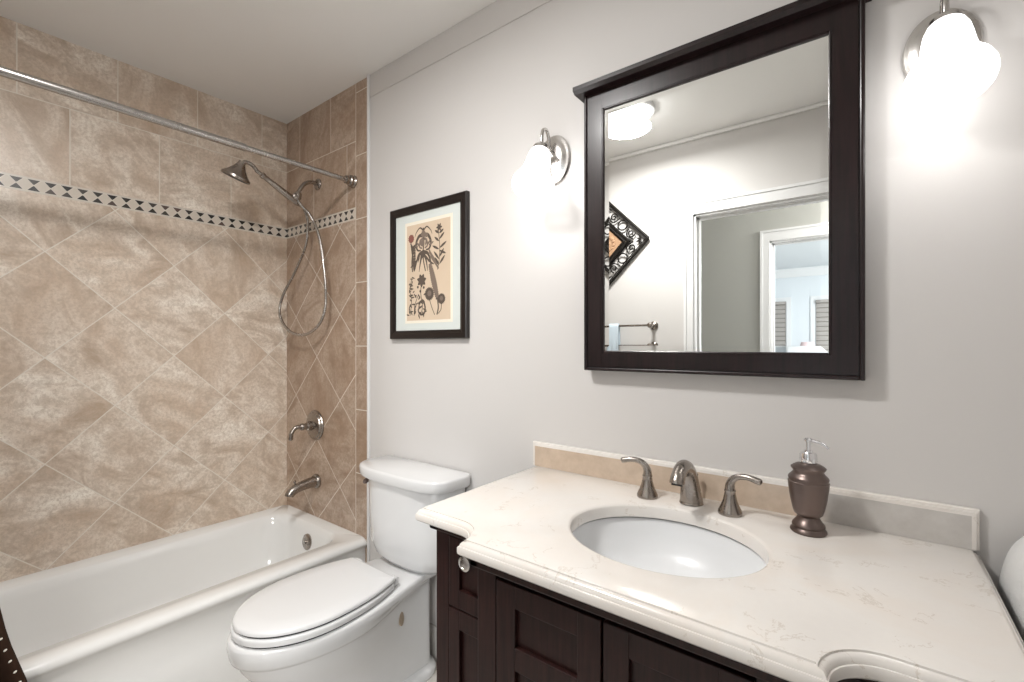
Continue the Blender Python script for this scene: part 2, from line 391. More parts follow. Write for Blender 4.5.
for i, (a, b) in enumerate(wins):
    bm = bm_new()
    for q in ((a, WZ0, a+.05, WZ1), (b-.05, WZ0, b, WZ1), (a+.05, WZ0, b-.05, WZ0+.05), (a+.05, WZ1-.05, b-.05, WZ1), (a+.05, (WZ0+WZ1)/2-.02, b-.05, (WZ0+WZ1)/2+.02)):
        box(bm, (q[0], BB-.07, q[1]), (q[2], BB-.03, q[3]))
    box(bm, (a-.07, BB, WZ0-.06), (a, BB+.02, WZ1+.07)); box(bm, (b, BB, WZ0-.06), (b+.07, BB+.02, WZ1+.07)); box(bm, (a, BB, WZ1), (b, BB+.02, WZ1+.07)); box(bm, (a-.09, BB, WZ0-.06), (b+.09, BB+.05, WZ0))
    struct('window_%d' % (i+1), bm, M['trim'], smooth=False)
    wb = thing('window_blind', ['grey brown woven blind over bedroom window seen in mirror, beside the door casing', 'grey woven blind at the right edge of the mirror reflection'][i], 'blind', ((a+b)/2, BB+.03, WZ1), 'woven blinds in the room beyond')
    bm = bm_new(); pr = []
    for k in range(41):
        z = WZ1-.04-(WZ1-WZ0-.06)*k/40; pr.append((BB+.022+.006*(k % 2), z))
    rows = [[(x, y, z) for x in (a+.01, b-.01)] for y, z in pr]
    rows = [[(a+.01, y, z), (b-.01, y, z), (b-.01, y+.004, z), (a+.01, y+.004, z)] for y, z in pr]
    loft(bm, rows); obj('slats', bm, M['blind'], wb, smooth=False)
    bm = bm_new(); box(bm, (a+.005, BB+.021, WZ1-.05), (b-.005, BB+.06, WZ1-.001), .004); obj('head_rail', bm, M['blind'], wb)

# ------------------------------------------------------------ bathtub
def rrect(x0, x1, y0, y1, r, z, n=8):
    out = []
    for cx, cy, a0 in ((x1-r, y1-r, 0), (x0+r, y1-r, 90), (x0+r, y0+r, 180), (x1-r, y0+r, 270)):
        for i in range(n+1):
            a = math.radians(a0 + 90*i/n); out.append((cx + r*math.cos(a), cy + r*math.sin(a), z))
    return out
tub = thing('bathtub', 'white alcove bathtub against the tiled wall', 'bathtub', (-2.3, .5, 0))
bm = bm_new(); X0, X1, Y0, Y1 = XL+.001, -1.922, YF+.001, YB-.001; Lp = []
for z, ox in ((.001, -.004), (.19, -.004), (.205, -.016), (.335, -.014)):
    Lp.append(rrect(X0, X1+ox, Y0, Y1, .004, z))
for z, i, r in ((.352, -.006, .006), (.358, -.001, .008), (.368, 0.0, .010), (.378, -.004, .012), (.386, -.013, .02), (.389, -.026, .03)):
    Lp.append(rrect(X0, X1+i, Y0, Y1, r if z > .37 else .004, z))
ix0, ix1, iy0, iy1 = -2.622, -2.018, -.24, 1.285
Lp.append(rrect(ix0, ix1, iy0, iy1, .10, .388))
for k, (dz, ins, r) in enumerate(((.006, .005, .11), (.018, .013, .115), (.05, .020, .12), (.12, .032, .12), (.2, .047, .12), (.26, .065, .12), (.30, .10, .12), (.315, .15, .11))):
    Lp.append(rrect(ix0+ins, ix1-ins, iy0+ins*2.2, iy1-ins*.9, r, .388-dz))
rows = loft(bm, Lp)
obj('basin', bm, M['tubwhite'], tub, ang=50)
ov = bm_new(); yw = 1.262
lathe(ov, [(.0, 0), (.040, 0), (.040, .006), (.033, .011), (.012, .013), (.0, .013)], (-2.315, yw, .30), (0, -1, .12), 28)
ovo = obj('overflow_plate', ov, M['nickel'], tub); ovo['label'] = 'brushed nickel overflow plate'
bm = bm_new(); lathe(bm, [(0, 0), (.008, 0), (.008, .006), (.0, .008)], (-2.315, yw-.013, .302), (0, -1, .12), 12); obj('overflow_screw', bm, M['rodm'], ovo)
bm = bm_new(); lathe(bm, [(0, 0), (.032, 0), (.03, .004), (0, .006)], (-2.31, 1.02, .0735), (0, 0, 1), 24); obj('drain', bm, M['nickel'], tub)

# ------------------------------------------------------------ tub and shower fittings
vt = thing('shower_valve', 'round brushed nickel shower valve with drooping lever on tiled wall', 'valve', (-2.389, YB, .886))
bm = bm_new(); vz = .886; vx = -2.389
lathe(bm, [(0, 0), (.080, 0), (.082, .006), (.078, .012), (.070, .014), (.066, .020), (.052, .024), (.036, .028), (0, .03)], (vx, YB, vz), (0, -1, 0), 40)
obj('escutcheon', bm, M['nickel'], vt)
bm = bm_new(); lathe(bm, [(0, .02), (.026, .02), (.024, .05), (.018, .056), (.016, .07), (.019, .073), (.019, .082), (.015, .088), (0, .09)], (vx, YB, vz), (0, -1, 0), 24)
hub = obj('hub', bm, M['nickel'], vt)
bm = bm_new(); tube(bm, spline([(vx, YB-.07, vz, .014), (vx-.002, YB-.10, vz+.002, .012), (vx-.004, YB-.116, vz-.004, .011), (vx-.006, YB-.132, vz-.026, .011), (vx-.008, YB-.136, vz-.056, .012), (vx-.008, YB-.136, vz-.064, .007)], 6), 0)
obj('lever', bm, M['nickel'], vt)
sp = thing('tub_spout', 'brushed nickel bathtub spout low on the tiled wall', 'spout', (-2.375, YB, .58))
bm = bm_new(); lathe(bm, [(0, 0), (.038, 0), (.039, .006), (.036, .016), (.031, .02), (0, .021)], (-2.375, YB, .585), (0, -1, 0), 28); obj('flange', bm, M['nickel'], sp)
bm = bm_new(); tube(bm, spline([(-2.375, YB-.01, .585, .030), (-2.375, YB-.05, .583, .027), (-2.375, YB-.095, .577, .025), (-2.375, YB-.130, .566, .024), (-2.375, YB-.150, .551, .023), (-2.375, YB-.155, .540, .022)], 6), 0, 20)
obj('spout_body', bm, M['nickel'], sp)
bm = bm_new(); lathe(bm, [(0, 0), (.004, 0), (.004, .018), (.008, .022), (.008, .028), (0, .031)], (-2.375, YB-.120, .586), (0, -.25, 1), 14); obj('diverter_knob', bm, M['nickel'], sp)

sh = thing('hand_shower', 'brushed nickel hand shower with long looping hose on tiled wall', 'shower', (-2.37, YB, 2.19))
bm = bm_new(); lathe(bm, [(0, 0), (.030, 0), (.031, .005), (.027, .010), (.018, .014), (0, .015)], (-2.365, YB, 2.188), (0, -1, 0), 28); obj('wall_flange', bm, M['nickel'], sh)
bm = bm_new(); tube(bm, spline([(-2.365, YB-.008, 2.188), (-2.366, YB-.04, 2.19), (-2.368, YB-.075, 2.172), (-2.370, YB-.10, 2.135), (-2.370, YB-.11, 2.11)], 6), .0105); obj('shower_arm', bm, M['nickel'], sh)
bm = bm_new()
lathe(bm, [(0, 0), (.016, 0), (.019, .006), (.019, .03), (.015, .036), (0, .038)], (-2.370, YB-.115, 2.082), (0, .15, 1), 20)
lathe(bm, [(0, -.02), (.015, -.02), (.018, -.015), (.018, .012), (.014, .018), (0, .018)], (-2.370, YB-.122, 2.09), (0, -.9, .42), 20)
obj('holder', bm, M['nickel'], sh)
a = Vector((-2.376, 1.245, 2.060)); b = Vector((-2.376, 1.035, 2.172))
hd = (b - a).normalized()
pts = [(*(a + hd*t), r) for t, r in ((-.03, .006), (-.012, .009), (0, .012), (.012, .0155), (.06, .0175), (.12, .0155), (.17, .0125), (.195, .0125), (.20, .0155), (.212, .0155), (.216, .010), (.24, .009))]
bm = bm_new(); tube(bm, pts, 0, 20); obj('handle', bm, M['nickel'], sh)
bm = bm_new(); p = [(*(a + hd*.235), .009), (-2.376, 1.020, 2.190, .009), (-2.376, .998, 2.199, .009), (-2.377, .980, 2.196, .010), (-2.378, .970, 2.182, .012)]
tube(bm, spline(p, 5), 0, 16); obj('neck', bm, M['nickel'], sh)
hax = Vector((-.36, -.26, -1)).normalized()
bm = bm_new(); lathe(bm, [(0, 0), (.014, 0), (.017, .012), (.026, .030), (.042, .054), (.058, .070), (.063, .074), (.0645, .083), (.061, .087), (.056, .084), (0, .084)], (-2.380, .972, 2.198), hax, 40)
hh = obj('shower_head', bm, M['nickel'], sh)
bm = bm_new(); lathe(bm, [(0, .0845), (.054, .0845), (.054, .0865), (0, .088)], (-2.380, .972, 2.198), hax, 32); o = obj('spray_face', bm, M['dark'], hh); o['label'] = 'dark spray face'
hose = [(-2.376, 1.272, 2.046), (-2.370, 1.285, 2.01), (-2.356, 1.285, 1.96), (-2.377, 1.285, 1.849), (-2.480, 1.28, 1.719), (-2.598, 1.27, 1.589), (-2.626, 1.27, 1.485), (-2.52, 1.27, 1.397), (-2.385, 1.28, 1.375), (-2.255, 1.285, 1.420),
        (-2.190, 1.285, 1.50), (-2.182, 1.285, 1.60), (-2.201, 1.285, 1.725), (-2.238, 1.28, 1.882), (-2.295, 1.265, 1.99), (-2.345, 1.245, 2.045), (-2.368, 1.235, 2.082)]
HP = spline(hose, 14); pts = []
for i in range(len(HP)-1):
    for h in range(2):
        t = h/2; q = [u*(1-t) + w*t for u, w in zip(HP[i], HP[i+1])]; pts.append((*q, .0066 if h == 0 else .0080))
bm = bm_new(); tube(bm, pts, 0, 10, up=(0, 1, 0)); obj('hose', bm, M['rodm'], sh)

rod = thing('curtain_rod', 'straight brushed steel shower curtain rod above the bathtub', 'rod', (-2.036, YB, 2.132))
rx, rz = -2.036, 2.132
bm = bm_new(); lathe(bm, [(0, 0), (.0150, 0), (.0150, 1.18), (.0142, 1.184), (0, 1.184)], (rx, YF+.01, rz), (0, 1, 0), 24); obj('outer_tube', bm, M['rodm'], rod)
bm = bm_new(); lathe(bm, [(0, 0), (.0118, 0), (.0118, .52), (0, .52)], (rx, .82, rz), (0, 1, 0), 24); obj('inner_tube', bm, M['rodm'], rod)
for yy, s in ((YB, -1), (YF, 1)):
    bm = bm_new(); lathe(bm, [(0, 0), (.030, 0), (.031, .006), (.027, .010), (.025, .012), (.028, .016), (.028, .026), (.024, .031), (.020, .033), (.020, .046), (.013, .050), (0, .05)], (rx, yy, rz), (0, s, 0), 28); obj('end_flange', bm, M['nickel'], rod)

# shower curtain: gathered at the near end, only its beaded leading edge in view
cu = thing('shower_curtain', 'dark brown shower curtain with cream beaded edge beside the bathtub', 'curtain', (rx, -.2, 2.1))
def cedge(z): return -.131 + (1.9 - min(z, 1.9))*.216
def cx_(z, t):
    xc = rx + (2.1 - max(z, .45))/1.65*.172
    return xc + .018*math.sin((t - .975)*2*PI*6 + PI/2)*(.4 + .6*min(1, 1.4 - z/2.4))
def cy_(z): return cedge(z) + .003*math.sin(z*21)
bm = bm_new(); rows = []
for j in range(41):
    z = 2.10 - 2.0*j/40; y0 = YF + .03; y1 = cy_(z)
    rows.append([(cx_(z, i/120), y0 + (y1 - y0)*i/120, z) for i in range(121)])
vr = [[bm.verts.new(p) for p in r] for r in rows]
for r, s in zip(vr, vr[1:]):
    for i in range(120): bm.faces.new((r[i], r[i+1], s[i+1], s[i]))
cl = obj('cloth', bm, M['brown_cloth'], cu, ang=80); sd = cl.modifiers.new('thickness', 'SOLIDIFY'); sd.thickness = .002
bm = bm_new(); z = 1.95
while z > .12:
    y0 = YF + .03; y1 = cy_(z); y = y1 - .012; t = (y - y0)/(y1 - y0)
    bmesh.ops.create_icosphere(bm, subdivisions=2, radius=.0034, matrix=Matrix.Translation((cx_(z, t) + .002, y, z)) @ Matrix.Rotation(.6, 4, 'X') @ Matrix.Diagonal((.6, 1.2, .8, 1)))
    z -= .033
o = obj('bead_edging', bm, M['pearl'], cu); o['kind'] = 'stuff'; o['label'] = 'row of cream beads along the curtain edge'
for k in range(8):
    bm = bm_new(); y = YF + .05 + .022*k
    tube(bm, [(rx + .021*math.cos(q*PI/10), y, rz - .004 + .024*math.sin(q*PI/10)) for q in range(20)], .0018, 6, closed=True, up=(0, 1, 0)); obj('curtain_ring', bm, M['nickel'], cu)

# ------------------------------------------------------------ toilet
TX = -1.495
to = thing('toilet', 'white two piece elongated toilet between bathtub and vanity', 'toilet', (TX, 1.0, 0))
def outline(yf, ym, yb, W_, Wb, z, n=44, pw=2.0, rb=.02, cx=TX, convex=False):
    """half-outline from nose to back, mirrored; ellipse nose then taper to half width Wb at the back"""
    half = []
    for i in range(n//2+1):
        a = PI/2*i/(n//2); y = ym - (ym - yf)*math.cos(a)**(2/pw); w = W_*math.sin(a)**(2/pw); half.append((w, y))
    for i in range(1, n//2+1):
        t = i/(n//2); s = t**2.3 if convex else t*t*(3 - 2*t); half.append((W_ + (Wb - W_)*s, ym + (yb - rb - ym)*t))
    for i in range(1, 5):
        a = PI/2*i/4; half.append((Wb - rb + rb*math.cos(a), yb - rb + rb*math.sin(a)))
    return [(cx + w, y, z) for w, y in half] + [(cx - w, y, z) for w, y in half[::-1] if w > 1e-5]
bm = bm_new()
Ls = [outline(.785, 1.06, 1.335, .112, .112, .001, rb=.08), outline(.78, 1.06, 1.335, .114, .114, .022, rb=.08), outline(.79, 1.06, 1.325, .102, .104, .034, rb=.07),
      outline(.80, 1.04, 1.305, .086, .086, .042, rb=.04), outline(.78, 1.02, 1.30, .088, .084, .10, rb=.03), outline(.735, .97, 1.30, .105, .083, .18, rb=.03), outline(.685, .93, 1.30, .128, .082, .24, rb=.03),
      outline(.635, .90, 1.30, .150, .082, .295, rb=.03), outline(.608, .885, 1.30, .163, .082, .335, rb=.03), outline(.597, .88, 1.30, .169, .083, .360, rb=.03), outline(.592, .88, 1.30, .172, .084, .368, rb=.03), outline(.583, .88, 1.30, .181, .085, .372, rb=.03),
      outline(.579, .88, 1.30, .185, .087, .382, rb=.03), outline(.577, .88, 1.302, .187, .090, .398, rb=.03), outline(.576, .88, 1.322, .188, .118, .4035, rb=.02), outline(.576, .88, 1.325, .188, .121, .412, rb=.02), outline(.576, .88, 1.325, .188, .122, .424, rb=.02), outline(.579, .88, 1.324, .185, .120, .431, rb=.02), outline(.586, .88, 1.32, .178, .116, .434, rb=.02)]
loft(bm, Ls); obj('bowl', bm, M['porcelain'], to, ang=60)
bm = bm_new()   # trapway bulge on both sides of the pedestal
for s in (-1, 1):
    P = spline([(TX + s*.020, .90, .22, .010), (TX + s*.044, .94, .17, .034), (TX + s*.052, 1.00, .13, .040), (TX + s*.052, 1.08, .15, .041), (TX + s*.050, 1.15, .23, .040), (TX + s*.046, 1.21, .30, .038), (TX + s*.020, 1.25, .34, .020)], 6)
    tube(bm, P, 0, 16)
obj('trapway', bm, M['porcelain'], to, ang=60)
def so(yf, yb, Wm, Wb, z, rb=.012): return outline(yf, .83, yb, Wm, Wb, z, rb=.006, convex=True)
bm = bm_new(); loft(bm, [so(.592, 1.065, .176, .130, .440), so(.588, 1.07, .181, .134, .4425), so(.587, 1.07, .182, .135, .455), so(.588, 1.069, .181, .134, .4600), so(.591, 1.065, .178, .131, .4620)])
obj('seat', bm, M['seat'], to, ang=50)
bm = bm_new(); loft(bm, [so(.596, 1.07, .173, .128, .4675), so(.592, 1.076, .177, .133, .470), so(.592, 1.076, .177, .133, .477), so(.595, 1.073, .174, .130, .4815), so(.60, 1.065, .170, .124, .4838), so(.66, 1.02, .115, .08, .485)])
obj('lid', bm, M['seat'], to, ang=50)
bm = bm_new(); loft(bm, [so(.5965, 1.06, .172, .124, .4335), so(.5965, 1.06, .172, .124, .4610), so(.5985, 1.06, .170, .122, .4611), so(.5985, 1.06, .170, .122, .4685)]); o = obj('seat_gap_shade', bm, M['dark'], to); o['label'] = 'dark filler for the shade between seat and lid'  # near-black filler stands in for the shade in the seat gaps
for s in (-1, 1):
    bm = bm_new(); box(bm, (TX + s*.105-.016, 1.060, .4405), (TX + s*.105+.016, 1.100, .470), .006, 3)
    lathe(bm, [(0, -.020), (.007, -.020), (.007, .020), (0, .020)], (TX + s*.108, 1.086, .468), (1, 0, 0), 16)
    obj('hinge', bm, M['seat'], to)
# tank and lid
def tankloop(wb, wf, y0, bow, z, n=16, r=.03):
    """back half width, front half width, front corner depth, bow of the front"""
    yb = 1.338; half = []; yc = y0 + .07; p = 2.2 + .02/r
    for i in range(29):
        a = PI/2*i/28; half.append((wf*math.sin(a)**(2/p), yc - (yc - y0 + bow)*max(0, math.cos(a))**(2/p)))
    for i in range(1, 5): half.append((wf + (wb - wf)*i/5, yc + (yb - yc - .01)*i/5))
    half.append((wb - .01, yb))
    cx = TX
    return [(cx + w, y, z) for w, y in half] + [(cx - w, y, z) for w, y in half[::-1] if w > 1e-5]
bm = bm_new()
loft(bm, [tankloop(.165, .165, 1.235, .020, .4355, r=.06), tankloop(.190, .190, 1.222, .034, .441, r=.07), tankloop(.208, .209, 1.214, .042, .462, r=.07), tankloop(.225, .226, 1.210, .046, .50, r=.07), tankloop(.233, .235, 1.208, .050, .62, r=.06), tankloop(.238, .240, 1.206, .052, .784, r=.055)])
obj('tank', bm, M['porcelain'], to, ang=60)
bm = bm_new()
loft(bm, [tankloop(.252, .250, 1.204, .052, .773, r=.02), tankloop(.262, .261, 1.196, .056, .775, r=.02), tankloop(.265, .264, 1.194, .058, .782, r=.02), tankloop(.266, .265, 1.193, .058, .810, r=.02), tankloop(.264, .263, 1.195, .057, .8165, r=.02), tankloop(.258, .257, 1.200, .054, .8195, r=.018)])
obj('tank_lid', bm, M['porcelain'], to, ang=50)
bm = bm_new(); lx = TX-.236
lathe(bm, [(0, 0), (.016, 0), (.016, .006), (.009, .010), (.009, .020), (0, .02)], (lx, 1.262, .742), (-1, 0, 0), 18)
tube(bm, [(lx-.018, 1.266, .744, .009), (lx-.018, 1.24, .738, .009), (lx-.018, 1.215, .725, .011), (lx-.018, 1.208, .722, .006)], 0, 12)
o = obj('flush_lever', bm, M['bronze'], to); o['label'] = 'dark nickel flush lever on tank side'
bm = bm_new(); lathe(bm, [(0, 0), (.020, 0), (.020, .006), (0, .008)], (TX + .1045, 1.12, .30), (1, .15, .1), 20)
for v in bm.verts: v.co.z = .30 + (v.co.z - .30)*1.3; v.co.y = 1.12 + (v.co.y - 1.12)*.65
o = obj('access_plug', bm, M['plug'], to); o['label'] = 'tan oval plug'
bm = bm_new(); lathe(bm, [(0, 0), (.016, 0), (.015, .010), (.008, .017), (0, .018)], (TX + .098, 1.12, .022), (0, 0, 1), 16); obj('bolt_cap', bm, M['porcelain'], to)

# ------------------------------------------------------------ vanity cabinet
VC = -.375; VL, VR = -.890, .140; WY, CY = .832, .745; BX = .294
va = thing('vanity_cabinet', 'espresso brown vanity cabinet with shaker doors under the cream counter', 'cabinet', (VC, 1.1, 0))
bm = bm_new()
box(bm, (VL, WY+.018, .09), (VL+.016, YB-.014, .866)); box(bm, (VR-.016, WY+.018, .09), (VR, YB-.014, .866))   # sides
box(bm, (VL, YB-.024, .09), (VR, YB-.014, .866)); box(bm, (VL, WY+.018, .09), (VR, YB-.014, .106))             # back and bottom
box(bm, (VC-BX, CY+.018, .09), (VC+BX, WY+.05, .106))                                                          # bowed out centre
for x0, x1 in ((VL, VC-BX+.016), (VC+BX-.016, VR)): box(bm, (x0, WY+.018, .09), (x1, WY+.03, .866))
box(bm, (VC-BX, CY+.018, .09), (VC-BX+.016, WY+.03, .866)); box(bm, (VC+BX-.016, CY+.018, .09), (VC+BX, WY+.03, .866)); box(bm, (VC-BX, CY+.018, .09), (VC+BX, CY+.03, .866))
for x in (VL, VR-.045): box(bm, (x, WY, .0), (x+.045, WY+.03, .848), .002)          # corner posts
for x in (VC-BX, VC+BX-.05): box(bm, (x, CY, 0), (x+.05, CY+.03, .848), .002)
box(bm, (VC-BX+.05, CY+.008, .84), (VC+BX-.05, CY+.02, .848))
box(bm, (VC-BX+.05, CY+.004, .09), (VC+BX-.05, CY+.02, .13))
for x0, x1 in ((VL+.045, VC-BX), (VC+BX, VR-.045)): box(bm, (x0, WY+.004, .09), (x1, WY+.02, .13))
for lo, hi in (((VL-.012, WY-.014), (VC-BX, WY+.012)), ((VC+BX, WY-.014), (VR+.012, WY+.012)), ((VL-.012, WY-.014), (VL+.014, YB-.014)), ((VR-.014, WY-.014), (VR+.012, YB-.014)),
               ((VC-BX-.012, CY-.014), (VC+BX+.012, CY+.012)), ((VC-BX-.012, CY-.014), (VC-BX+.014, WY+.012)), ((VC+BX-.014, CY-.014), (VC+BX+.012, WY+.012))):
    box(bm, (*lo, .850), (*hi, .866), .004)
obj('body', bm, M['wood'], va, smooth=False)
def shaker(bm, x0, x1, z0, z1, y, rails, st=.048, th=.019):
    """a framed door: stiles, rails (a list of z spans) and recessed panels"""
    box(bm, (x0, y, z0), (x0+st, y+th, z1), .0018); box(bm, (x1-st, y, z0), (x1, y+th, z1), .0018)
    for a, b in rails: box(bm, (x0+st-.001, y+.0004, a), (x1-st+.001, y+th, b), .0015)
    box(bm, (x0+st-.002, y+.010, z0+.01), (x1-st+.002, y+th-.001, z1-.01))
def knob(p, parent, par_thing):
    bm = bm_new(); lathe(bm, [(0, 0), (.007, 0), (.005, .004), (.005, .013), (.010, .017), (.017, .020), (.019, .024), (.018, .028), (.012, .030), (.011, .0285), (.0, .0295)], p, (0, -1, 0), 24)
    o = obj('knob', bm, M['nickelhi'], parent); o['label'] = 'round polished nickel knob'; return o
for i, (x0, x1) in enumerate(((VC-BX+.053, VC-.0025), (VC+.0025, VC+BX-.053))):
    bm = bm_new(); shaker(bm, x0, x1, .134, .836, CY-.001, [(.79, .836), (.665, .712), (.134, .19)])
    d = obj('door', bm, M['wood'], va, smooth=False); knob((x1-.024 if i == 0 else x0+.024, CY-.001, .55), d, va)
for i, (x0, x1) in enumerate(((VL+.047, VC-BX-.002), (VC+BX+.002, VR-.047))):
    bm = bm_new(); shaker(bm, x0, x1, .668, .842, WY-.001, [(.826, .842), (.668, .715)], .036)
    d = obj('drawer', bm, M['wood'], va, smooth=False); knob(((x0+x1)/2 + (-.012 if i == 0 else .012), WY+.004, .799), d, va)
    bm = bm_new(); shaker(bm, x0, x1, .134, .664, WY-.001, [(.616, .664), (.134, .19)], .036)
    d = obj('door', bm, M['wood'], va, smooth=False); knob((x1-.022 if i == 0 else x0+.022, WY-.001, .61), d, va)

# countertop
CL, CR = -.932, .178; FY, WYC, HX, R = .722, .798, .333, .068; ZT = .902
P = [(CL, YB-.002), (CL, WYC)]
P += [(VC-HX-R, WYC)] if False else []
for i in range(0, 13):
    a = PI/2 - (PI/2)*i/12; P.append((VC-HX-R + R*math.cos(a), WYC-R + R*math.sin(a)))
P += [(VC-HX, FY), (VC-HX+.12, FY), (VC+HX-.12, FY), (VC+HX, FY)]
for i in range(0, 13):
    a = PI - (PI/2)*i/12; P.append((VC+HX+R + R*math.cos(a), WYC-R + R*math.sin(a)))
P += [(CR, WYC), (CR, YB-.002)]
# remove duplicated neighbours, keep counter-clockwise
Q = []
for p in P:
    if not Q or (Vector(p) - Vector(Q[-1])).length > 1e-4: Q.append(p)
P = Q
prof = [(.026, .8665), (.010, .8665), (.004, .8680), (.0008, .8715), (.0, .876), (.0, .8845), (.0015, .8875), (.0035, .8880), (.0040, .8905), (.0060, .8945), (.0095, .8975), (.0135, .8985), (.0140, .9015), (.0155, ZT)]
bm = bm_new(); loops = [[(q.x, q.y, z) for q in offset_poly(P, d)] for d, z in prof]
rows = loft(bm, loops, True, False)
BCX, BCY, BA, BB_ = -.369, 1.024, .217, .187
def ell(a, b, z, n=72, cx=BCX, cy=BCY): return [(cx + a*math.cos(2*PI*i/n), cy + b*math.sin(2*PI*i/n), z) for i in range(n)]
hr = loft(bm, [ell(BA, BB_, ZT), ell(BA-.003, BB_-.003, ZT-.0008), ell(BA-.007, BB_-.007, ZT-.004), ell(BA-.009, BB_-.009, ZT-.009), ell(BA-.009, BB_-.009, .870)], False, False)
edges = []
for ring in (rows[-1], hr[0]):
    for i in range(len(ring)): edges.append(bm.edges.get((ring[i], ring[(i+1) % len(ring)])))
bmesh.ops.triangle_fill(bm, use_beauty=True, edges=edges)
bm.faces.ensure_lookup_table()
bot = [f for f in bm.faces if all(abs(v.co.z - .8665) < 1e-5 for v in f.verts)]
bmesh.ops.delete(bm, geom=bot, context='FACES_ONLY')
ct = obj('countertop', bm, M['marble'], None, ang=28); tag(ct, 'cream marble vanity countertop with scalloped front edge', 'countertop')
# backsplash: chamfered panel profile
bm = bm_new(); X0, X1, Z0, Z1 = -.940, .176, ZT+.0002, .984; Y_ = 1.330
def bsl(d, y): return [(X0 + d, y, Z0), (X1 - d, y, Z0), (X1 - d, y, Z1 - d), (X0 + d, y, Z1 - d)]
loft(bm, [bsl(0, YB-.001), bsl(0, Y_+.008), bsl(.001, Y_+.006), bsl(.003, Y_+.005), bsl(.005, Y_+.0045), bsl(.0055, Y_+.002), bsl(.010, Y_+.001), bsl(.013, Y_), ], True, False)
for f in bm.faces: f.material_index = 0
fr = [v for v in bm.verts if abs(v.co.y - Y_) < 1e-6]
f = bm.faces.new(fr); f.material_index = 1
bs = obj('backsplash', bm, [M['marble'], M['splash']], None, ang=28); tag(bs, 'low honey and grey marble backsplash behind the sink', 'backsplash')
# undermount sink
si = thing('sink', 'white oval undermount sink set in the marble countertop', 'sink', (BCX, BCY, .75))
bm = bm_new(); Lp = []
for z, k in ((.8655, 1.04), (.8655, .985), (.855, .965), (.83, .93), (.80, .86), (.775, .74), (.757, .56), (.748, .34), (.745, .15)): Lp.append(ell(BA*k, BB_*k, z))
Lp2 = [ell(BA*k, BB_*k, z-.010) for z, k in ((.748, .36), (.757, .60), (.775, .78), (.80, .90), (.83, .97), (.855, 1.03), (.8655, 1.04))]
loft(bm, Lp2[:1] + Lp2[1:] + Lp, True, True); obj('bowl', bm, M['basin'], si, ang=60)
bm = bm_new(); lathe(bm, [(0, 0), (.028, 0), (.026, .004), (.018, .005), (.016, .003), (0, .004)], (BCX, BCY, .7455), (0, 0, 1), 28); obj('drain', bm, M['nickel'], si)
bm = bm_new(); lathe(bm, [(0, 0), (.010, 0), (.009, .003), (0, .004)], (BCX, BCY-.155*.94, .825), (0, 1, .35), 16); obj('overflow_ring', bm, M['nickel'], si)

# faucet: spout between two lever handles
fa = thing('faucet', 'brushed nickel widespread faucet with arched spout and two lever handles behind sink', 'faucet', (-.378, 1.262, ZT))
fx = -.378
bm = bm_new()
tube(bm, spline([(fx, 1.268, ZT+.0012, .0305), (fx, 1.268, ZT+.006, .0295), (fx, 1.2665, ZT+.015, .0280), (fx, 1.260, ZT+.04, .0250), (fx, 1.250, ZT+.07, .0222), (fx, 1.232, ZT+.096, .0205), (fx, 1.208, ZT+.108, .0190), (fx, 1.184, ZT+.107, .0175), (fx, 1.164, ZT+.096, .0172), (fx, 1.153, ZT+.083, .0178), (fx, 1.151, ZT+.079, .0170)], 7), 0, 24, up=(0, 1, 0))
so_ = obj('spout', bm, M['nickel'], fa)
bm = bm_new(); lathe(bm, [(0, 0), (.0125, 0), (.0125, .004), (0, .004)], (fx, 1.150, ZT+.0745), (0, .3, 1), 20); obj('aerator', bm, M['dark'], so_)
bm = bm_new(); lathe(bm, [(0, 0), (.003, 0), (.003, .060), (.007, .064), (.007, .070), (0, .073)], (fx, 1.306, ZT+.0005), (0, 0, 1), 14); obj('lift_rod', bm, M['nickel'], fa)
for x, s_x in ((-.490, -1), (-.278, 1)):
    bm = bm_new(); lathe(bm, [(0, 0), (.0275, 0), (.0285, .003), (.0275, .008), (.022, .020), (.0165, .034), (.0135, .048), (.0125, .055), (.0135, .057), (.0135, .060), (0, .060)], (x, 1.247, ZT+.0003), (0, 0, 1), 32); hb = obj('handle', bm, M['nickel'], fa)
    P_ = [(x, 1.247, ZT+.058, .0125), (x, 1.247, ZT+.072, .0108), (x + s_x*.006, 1.246, ZT+.086, .0090), (x + s_x*.020, 1.244, ZT+.096, .0078), (x + s_x*.042, 1.240, ZT+.099, .0074), (x + s_x*.062, 1.237, ZT+.095, .0080), (x + s_x*.070, 1.236, ZT+.093, .0074), (x + s_x*.073, 1.2355, ZT+.092, .003)]
    bm = bm_new(); tube(bm, spline(P_, 6), 0, 16); obj('lever', bm, M['nickel'], hb)

# soap dispenser
sd_ = thing('soap_dispenser', 'pewter brown urn shaped soap pump bottle by the backsplash', 'soap dispenser', (-.112, 1.236, ZT))
bm = bm_new()
prof = [(0, 0), (.034, 0), (.036, .003), (.0355, .007), (.032, .011), (.031, .014), (.0325, .017), (.0315, .022), (.026, .029), (.0225, .036), (.0215, .040), (.024, .043), (.028, .047), (.0315, .060), (.036, .085), (.039, .110), (.0400, .122), (.0405, .128), (.0385, .130), (.0390, .133), (.0400, .137), (.0385, .141), (.0330, .147), (.0300, .152), (.0300, .155), (.0340, .161), (.0345, .164), (.030, .168), (.024, .172), (.0160, .173), (0, .173)]
prof = [(r_, h_*.885) for r_, h_ in prof]
lathe(bm, prof, (-.112, 1.236, ZT+.0003), (0, 0, 1), 44); obj('bottle', bm, M['bronze'], sd_, ang=40)
bm = bm_new(); n = 40; loops = []
